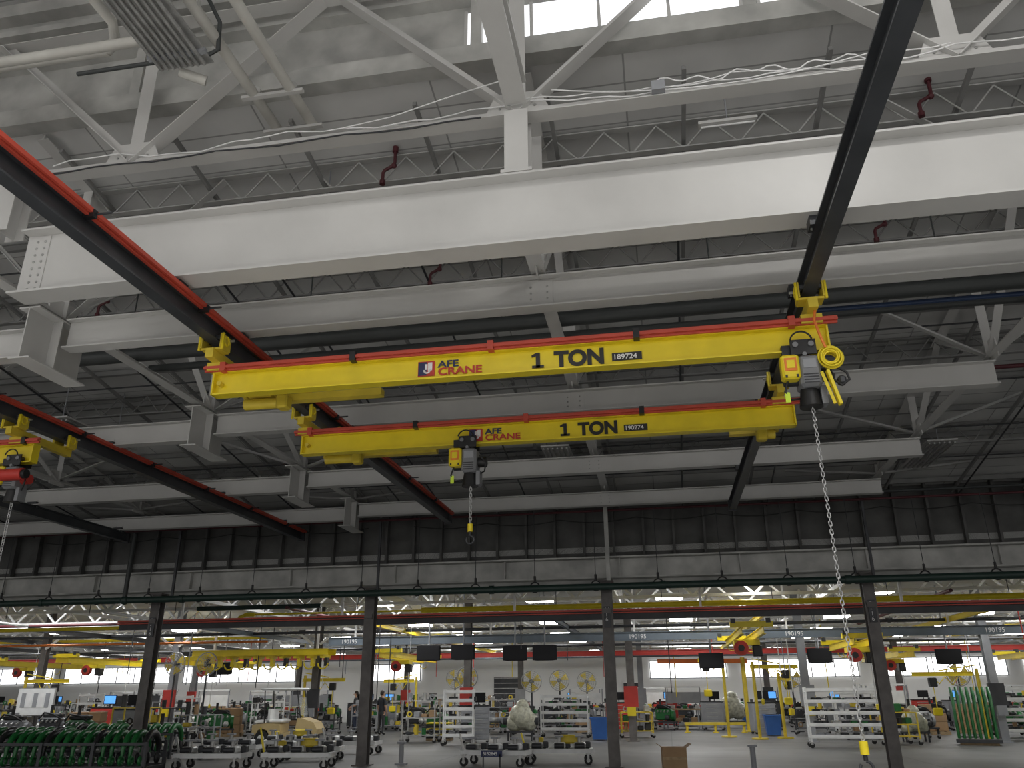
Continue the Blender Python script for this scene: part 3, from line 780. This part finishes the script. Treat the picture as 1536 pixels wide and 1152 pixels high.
def cabinet(loc, rz):
    b = B('tool_cabinet', (loc[0], loc[1], 0), rz); m = random.choice((LRED, GREY, GREY, DARK, DARK))
    b.bbox((0, 0, .65), (1.0, .5, 1.1), m, .02)
    for k in range(6): b.box((0, -.26, .2+k*.17), (.9, .015, .14), m); b.box((0, -.275, .25+k*.17), (.5, .02, .02), SILV)
    wheels(b, .42, .2, .05); b.box((0, 0, 1.22), (1.04, .54, .04), BLACK)
    b.box((.1, 0, 1.5), (.5, .04, .34), SCREEN); b.box((.1, -.025, 1.5), (.44, .01, .28), random.choice((SCRON, SCREEN, SCREEN, SCREEN))); b.tube((.1, .03, 1.2), (.1, .03, 1.4), .025, DARK, 6)
    b.build()
def bench(loc, rz):
    b = B('workbench', (loc[0], loc[1], 0), rz)
    b.box((0, 0, .88), (1.9, .8, .06), random.choice((WOOD, GREY)))
    for sx in (-.85, .85):
        for sy in (-.33, .33): b.bar((sx, sy, 0), (sx, sy, .88), .06, .06, GREY)
        b.bar((sx, .35, .88), (sx, .35, 1.9), .05, .05, GREY)
    b.box((0, .35, 1.88), (1.8, .1, .06), GWHITE); b.box((0, .36, 1.4), (1.75, .02, .5), random.choice((GREY, GWHITE, DARK)))
    b.box((0, 0, .25), (1.75, .7, .04), GREY)
    for k in range(6): b.bbox((-.75+k*.3, .0, .98), (.2, .2, random.uniform(.08, .18)), random.choice((BLACK, LRED, YEL2, SILV, TGREEN, DARK)), .02)
    for k in range(4): b.bbox((-.6+k*.4, .0, .40), (.3, .4, random.uniform(.15, .3)), random.choice((BLACK, DARK, SILV, CARD)), .02)
    b.build()
def bagged(loc, s=1.):
    b = B('film_wrapped_axle', (loc[0], loc[1], 0), 0)
    b.box((0, 0, .3), (.9*s, .6*s, .06), DARK)
    for sx in (-.4, .4):
        for sy in (-.25, .25): b.bar((sx*s, sy*s, 0), (sx*s, sy*s, .3), .05, .05, DARK)
    b.tube((-.6*s, 0, .6*s), (.6*s, 0, .6*s), .12*s, DARK, 12)
    for (x, y, z, r) in ((0, 0, .75, .42), (-.22, 0, .55, .3), (.25, .05, .6, .32), (.05, 0, 1.05, .25)):
        b.ell((x*s, y*s, z*s), (r*s, r*.8*s, r*s), FILM, 10, 7)
    b.build()
def pallet(loc, rz):
    b = B('pallet_of_boxes', (loc[0], loc[1], 0), rz)
    for k in range(5): b.box((-.45+k*.22, 0, .12), (.14, 1.0, .02), WOOD)
    for y in (-.45, 0, .45): b.box((0, y, .055), (1.05, .1, .11), WOOD)
    for i in range(2):
        for j in range(2):
            for q in range(random.randint(1, 3)): b.bbox((-.24+i*.48, -.22+j*.44, .3+q*.33), (.46, .42, .32), CARD, .01)
    b.build()
used = [(-7.1, 28.8), (-4.1, 34.2), (5.4, 28.4), (-20, 33), (-24.5, 33.5), (-22, 36), (12.2, 33), (-18.5, 38), (-12, 44), (7.2, 36), (-13.2, 28.6), (9.7, 30.3), (-12.4, 35.5), (-14.9, 39.4), (3.4, 39.6), (-23.1, 28.2)]
fans = ((-7.9, 33.3, 2.25), (-5.6, 35.2, 2.1), (-4.6, 36.6, 2.15), (-3.5, 37.4, 2.1), (-18.9, 30.2, 2.8), (-17.2, 29.6, 2.75), (10.9, 34.9, 2.2), (-9.9, 39.2, 2.3), (5.4, 39.3, 2.2))
bins = ((-2.6, 32.4), (4.0, 35.9), (4.0, 47), (-24.2, 30.7))
jibs = ((10.6, 32.0, 2.35, -2.2, .1), (3.2, 33.2, 2.7, 1.8, .3), (2.2, 34.7, 3.0, -1.0, .3), (-15.2, 34.2, 2.4, 1.8, 0), (-11.6, 38.6, 2.4, -1.6, 0), (13.9, 29.6, 2.3, -1.5, .4), (-26, 31, 2.4, 2, 0), (4.2, 34.0, 2.3, 1.1, 1.0))
used += [(f[0], f[1]) for f in fans]+list(bins)+[(j[0], j[1]) for j in jibs]
def place(fn, x, y, *a):
    used.append((x, y)); fn((x, y), *a)
place(bagged, -5.5, 32.0, 1.1); place(bagged, 3.0, 44.0, 1.3); place(bagged, 8.2, 31.8, .9); place(bagged, 12.6, 30.8, .8)
place(engine, -9.5, 34.6, .2); place(partscart, -1.3, 34.2, .1); place(partscart, -8.9, 30.4, 0); place(cabinet, -6.9, 30.5, .2)
place(engine, 9.0, 34, .4); place(partscart, 7.2, 30.2, .2); place(engine, 11.8, 28.4, -.3); place(cabinet, -21.4, 30.0, .1)
place(pallet, -19.8, 26.8, .1); place(partscart, -17.4, 27.8, .2); place(engine, -15.6, 31.9, .1); place(engine, -18.0, 32.6, .5)
place(partscart, -15.6, 26.9, .2); place(partscart, -22.5, 26, .2); place(engine, -20.6, 24.4, .2); place(engine, -18.4, 24.6, .1); place(partscart, -16.6, 24.8, .1)
place(engine, -17.5, 35.9, .1); place(engine, 14.6, 32, .1); place(partscart, 6.8, 33.4, .1); place(bench, 1.2, 46, 0); place(cabinet, 4.6, 41.6, 0); place(bench, -.9, 47.8, 0)
place(engine, -10.9, 36.6, .2); place(engine, -7.8, 37.9, -.2); place(partscart, -13.5, 37.4, 0)
cnt = 0; tries = 0
BX = CX+[-31.9]
while cnt < 200 and tries < 14000:
    tries += 1
    y = random.uniform(36.0, 51.2); x = random.uniform(-1.0*y, .58*y)
    if abs(x+1.2) < .9 and y < 47: continue
    if -1 < x < 3.3 and y < 40.5: continue
    if any((x-u)**2+((y-w)*1.25)**2 < 2.6 for u, w in used): continue
    if any(abs(x-cx) < 1.45 and abs(y-cy) < 1.0 for cx in BX for cy in (31.6, 43.5)): continue
    fn = random.choices((engine, partscart, cabinet, bench, pallet), (5, 6, 2, 2, 1))[0]
    place(fn, x, y, random.uniform(-.3, .3)); cnt += 1
cnt = 0
while cnt < 44:
    y = random.uniform(24, 37); x = random.uniform(-1.0*y, -16)
    cnt += .04
    if any((x-u)**2+(y-w)**2 < 2.4 for u, w in used): continue
    if any(abs(x-cx) < 1.2 and abs(y-31.6) < 1.0 for cx in BX): continue
    place(random.choice((engine, partscart, partscart, cabinet, pallet)), x, y, random.uniform(-.3, .3)); cnt += .96
cnt = 0
while cnt < 18:
    y = random.uniform(29.5, 37); x = random.uniform(6.5, .56*y)
    cnt += .04
    if any((x-u)**2+(y-w)**2 < 2.4 for u, w in used): continue
    if any(abs(x-cx) < 1.2 and abs(y-31.6) < 1.0 for cx in BX): continue
    place(random.choice((engine, partscart, engine)), x, y, random.uniform(-.3, .3)); cnt += .96

for (x, y) in bins:
    b = B('blue_bin', (x, y, 0)); n = [(-.25, -.25), (.25, -.25), (.25, .25), (-.25, .25)]
    b.prism(n, (0, 0, .03), (0, 0, .75), BLUE, up=(0, 1, 0), scale1=1.25); b.box((0, 0, .76), (.68, .68, .05), BLUE); b.box((0, 0, .78), (.5, .5, .03), BLACK); b.build()
b = B('whiteboard_stand', (-23.1, 28.2, 0)); b.box((0, 0, 1.45), (1.5, .04, .9), GWHITE); b.box((0, .03, 1.45), (1.56, .03, .96), SILV)
for s in (-.6, .6): b.bar((s, .05, .05), (s, .05, 1.9), .04, .04, SILV); b.bar((s, -.3, .05), (s, .35, .05), .05, .05, SILV)
for k in range(5): b.box((-.5+k*.25, -.025, 1.5), (.18, .005, .5), LWHITE if k % 2 else GREY)
b.build()
b = B('cardboard_box', (.02, 19.1, 0), .1)
b.box((0, 0, .32), (.5, .42, .42), CARD); b.box((0, 0, .09), (.6, .5, .03), WOOD)
for s in (-.22, .22): b.box((s, 0, .04), (.08, .5, .08), WOOD)
b.box((-.3, 0, .56), (.14, .42, .01), CARD, Matrix.Rotation(.6, 3, 'Y')); b.box((.3, 0, .56), (.14, .42, .01), CARD, Matrix.Rotation(-.6, 3, 'Y')); b.box((0, -.22, .32), (.5, .005, .06), WOOD)
b.build()
for (x, y) in ((-6.6, 20.9), (1.75, 20.2)):
    b = B('floor_bollard', (x, y, 0)); b.tube((0, 0, 0), (0, 0, .48), .06, GREY, 12); b.box((0, 0, .02), (.25, .25, .04), GREY); b.box((0, 0, .5), (.2, .14, .05), GREY); b.build()
b = B('safety_barrier', (1.9, 38.6, 0))
for s in (-1.2, 0, 1.2): b.tube((s, 0, 0), (s, 0, .42), .06, YEL2, 10); b.box((s, 0, .02), (.25, .25, .04), YEL2)
b.box((0, -.05, .36), (2.6, .06, .12), YEL2); b.build()
b = B('floor_mat_stack', (-8.6, 31.9, 0)); 
for k in range(6): b.box((0, 0, .1+k*.1), (.9, .6, .05), YEL if k % 2 else BLACK)
b.box((0, 0, .04), (.9, .6, .08), WOOD); b.build()

for (x, y, h) in ((-7.9, 27.6, 1.32), (-6.8, 28.0, 1.35), (-5.0, 28.0, 1.3), (-4.0, 28.1, 1.3), (1.5, 29.3, 1.02), (9.4, 30.7, 1.1), (5.3, 31.0, 1.2), (-18.6, 33.4, 1.1)):
    b = B('hanging_monitor'); b.bbox((x, y, H(h)), (.82, .09, .5), SCREEN, .015); b.box((x, y-.05, H(h)), (.76, .01, .44), SCREEN)
    b.tube((x, y+.06, H(h)), (x, y+.06, H(3.45)), .03, GREY, 8); b.box((x, y+.05, H(h)), (.2, .05, .2), DARK); b.build()
def fan(x, y, z, r=.38, m=YEL2):
    b = B('industrial_fan', (x, y, 0))
    b.tube((0, .1, 0), (0, .1, z), .035, DARK, 8); b.tube((0, .1, 0), (0, .1, .05), .3, DARK, 16)
    for q in (1, .8, .6, .4, .2): b.ring((0, -.1 if q < 1 else -.03, z), r*q, .008, SILV, 'y', 22, 4)
    b.ring((0, .04, z), r, .018, GREY, 'y', 24, 5)
    for k in range(16):
        t = 2*pi*k/16; b.tube((0, -.1, z), (r*math.cos(t), -.03, z+r*math.sin(t)), .005, SILV, 4)
    for k in range(4):
        t = 2*pi*k/4+.4; c, s_ = math.cos(t), math.sin(t)
        b.add([(c*.05, 0, z+s_*.05), (c*r*.85-s_*.17, .03, z+s_*r*.85+c*.17), (c*r*.9+s_*.14, -.03, z+s_*r*.9-c*.14)], [(0, 1, 2)], m)
    b.tube((0, .0, z), (0, .22, z), .09, DARK, 12); b.build()
for (x, y, z) in fans: fan(x, y, z, .42)

def jib(x, y, hh, L, rz):
    b = B('jib_crane', (x, y, 0), rz)
    b.tube((0, 0, 0), (0, 0, hh), .06, YEL2, 12); b.tube((0, 0, 0), (0, 0, .05), .3, YEL2, 12)
    b.ibeam((-.1, 0, hh-.25), (L, 0, hh-.25), .14, .1, YEL, .015); b.bar((0, 0, hh+.1), (L*.6, 0, hh-.08), .04, .04, YEL)
    b.bbox((L*.7, 0, hh-.45), (.25, .2, .3), BLACK); b.tube((L*.7, 0, hh-.5), (L*.7, 0, hh-1.3), .015, YEL, 6)
    b.sweep([(L*.3, 0, hh-.27), (L*.4, 0, hh-.55), (L*.5, 0, hh-.27), (L*.6, 0, hh-.5), (L*.68, 0, hh-.3)], .02, YEL, 6)
    b.bbox((L*.7, 0, hh-1.4), (.3, .12, .25), YEL); b.build()
for j in jibs: jib(*j)
b = B('air_hose_drop')
for i in range(60):
    x = random.uniform(-32, 16); y = random.uniform(25, 44)
    b.tube((x, y, H(2.6)), (x, y, H(random.uniform(-.3, 1.4))), .018, random.choice((YEL, LRED, BLACK, LTRUSS, DARK, GREY)), 5)
b.build()

# ------------------------------------------------------------ people
def worker(loc, rz, shirt, trouser, pose=0):
    root = bpy.data.objects.new('standing_worker', None); scene.collection.objects.link(root)
    root.location = (loc[0], loc[1], 0); root.rotation_euler[2] = rz
    bend = .16 if pose else 0
    J = [((0, 0, .96), .135), ((0, 0, 1.12), .125), ((0, -.01, 1.32), .15), ((0, .0, 1.46), .085), ((0, -.01, 1.54), .055), ((0, -.02, 1.62), .085), ((0, -.02, 1.71), .08)]
    ed = [(0, 1), (1, 2), (2, 3), (3, 4), (4, 5), (5, 6)]
    for s in (-1, 1):
        o = len(J)
        J += [((s*.17, 0, 1.42), .068), ((s*.235, .03, 1.15), .048), ((s*.22, -.06-bend, .93+bend), .034), ((s*.21, -.09-bend, .86+bend), .036)]
        ed += [(3, o), (o, o+1), (o+1, o+2), (o+2, o+3)]
        o = len(J)
        J += [((s*.095, 0, .86), .095), ((s*.11, -.02-.05*s*pose, .5), .062), ((s*.12, .03, .1), .042), ((s*.13, -.12, .045), .04)]
        ed += [(0, o), (o, o+1), (o+1, o+2), (o+2, o+3)]
    me = bpy.data.meshes.new('body'); bm = bmesh.new(); ly = bm.verts.layers.skin.verify()
    vs = []
    for i, (p, r) in enumerate(J):
        v = bm.verts.new(p); v[ly].radius = (r, r*.8 if i < 4 else r); v[ly].use_root = (i == 0); vs.append(v)
    for a, c in ed: bm.edges.new((vs[a], vs[c]))
    bm.to_mesh(me); bm.free()
    ob = bpy.data.objects.new('body_src', me); scene.collection.objects.link(ob)
    ob.modifiers.new('Skin', 'SKIN'); sb = ob.modifiers.new('Sub', 'SUBSURF'); sb.levels = 2; sb.render_levels = 2
    dg = bpy.context.evaluated_depsgraph_get(); dg.update()
    m2 = bpy.data.meshes.new_from_object(ob.evaluated_get(dg)); bpy.data.objects.remove(ob)
    m2.materials.clear()
    for m in (shirt, trouser, SKIN, RUBBER): m2.materials.append(m)
    for p in m2.polygons:
        c = p.center; p.use_smooth = True
        if c.z < .1: k = 3
        elif c.z < .94 and abs(c.x) < .19 and not (abs(c.x) > .16 and c.z > .8): k = 1
        elif c.z > 1.5: k = 2
        elif abs(c.x) > .16 and c.z < 1.2: k = 2
        else: k = 0
        p.material_index = k
    body = bpy.data.objects.new('body', m2); scene.collection.objects.link(body); body.parent = root
    b = B('hair'); b.ell((0, .01, 1.72), (.088, .10, .085), HAIR); b.ell((0, .035, 1.67), (.082, .075, .09), HAIR); b.build(root)
    b = B('face_features'); b.ell((0, -.115, 1.65), (.013, .02, .022), SKIN)
    for s in (-1, 1): b.ell((s*.087, -.01, 1.65), (.014, .022, .032), SKIN); b.ell((s*.03, -.098, 1.68), (.013, .008, .008), BLACK, 8, 5)
    b.ell((0, -.1, 1.605), (.025, .008, .006), LRED, 8, 5); b.build(root)
    b = B('fingers')
    for s in (-1, 1):
        hx, hy, hz = s*.21, -.1-bend, .84+bend
        for k, L in enumerate((.07, .08, .075, .06)):
            yy = hy-.03+k*.02
            b.sweep([(hx, yy, hz), (hx-s*.004, yy-.008, hz-L*.5), (hx-s*.018, yy-.014, hz-L)], [.009, .009, .007], SKIN, 6)
        b.sweep([(hx, hy-.035, hz+.03), (hx-s*.01, hy-.06, hz), (hx-s*.018, hy-.065, hz-.03)], [.011, .01, .008], SKIN, 6)
    b.build(root)
SH1 = mat('dark_shirt', (.02, .022, .03), .8); SH2 = mat('charcoal_shirt', (.05, .05, .055), .8); JE = mat('jeans', (.03, .04, .07), .8)
worker((-12.2, 35.6), 2.7, SH1, SH2, 0); worker((-14.9, 39.6), -1.3, SH2, JE, 1)

# ------------------------------------------------------------ lights
def area(name, loc, sx, sy, p, rot=(0, 0, 0), col=(1, 1, 1), spread=None):
    L = bpy.data.lights.new(name, 'AREA'); L.shape = 'RECTANGLE'; L.size = sx; L.size_y = sy; L.energy = p; L.color = col
    if spread: L.spread = math.radians(spread)
    o = bpy.data.objects.new(name, L); scene.collection.objects.link(o); o.location = loc; o.rotation_euler = rot
def bigfix(X, Y, h):
    b = B('high_bay_lamp'); b.box((X, Y, H(h)), (1.3, .5, .08), GWHITE); b.box((X, Y, H(h)-.05), (1.2, .4, .02), LAMP); b.tube((X, Y, H(h)), (X, Y, H(9.5)), .015, GREY, 6); b.build()
bigfix(2.5, 3.2, 7.35); area('unseen_high_bay_light', (2.5, 3.2, H(7.28)), 1.2, .4, 110, (math.radians(18), 0, 0), (1, .975, .94))
for X in (-9, -2, 5.5):
    for Y in (-2.2, 1.6):
        bigfix(X, Y, 7.6); area('unseen_high_bay_light', (X, Y, H(7.52)), 1.2, .4, 760, (0, 0, 0), (1, .975, .94), 105)  # unseen lamps and fixtures, added so floor bounce brightens the roof deck
for X in (-34, -22, -10, 2, 14):
    for Y in (26.2, 34.6, 45.5):
        area('skylight', (X, Y, H(3.44)), 4.5, 2.2, 215, (0, 0, 0), (.99, .995, 1))
w = bpy.data.worlds.new('world'); scene.world = w; w.use_nodes = True
bg = w.node_tree.nodes['Background']; bg.inputs[0].default_value = (1, .985, .965, 1); bg.inputs[1].default_value = .92

# ------------------------------------------------------------ camera
cd = bpy.data.cameras.new('camera'); cam = bpy.data.objects.new('camera', cd); scene.collection.objects.link(cam)
R = Matrix.Rotation(math.radians(10.2), 4, 'Z') @ Matrix.Rotation(math.radians(90+21.2), 4, 'X') @ Matrix.Rotation(math.radians(-.38), 4, 'Z')
cam.matrix_world = Matrix.Translation((0, 0, E)) @ R
cd.sensor_width = 36; cd.lens = 1200/1536*36; cd.clip_end = 300
scene.camera = cam
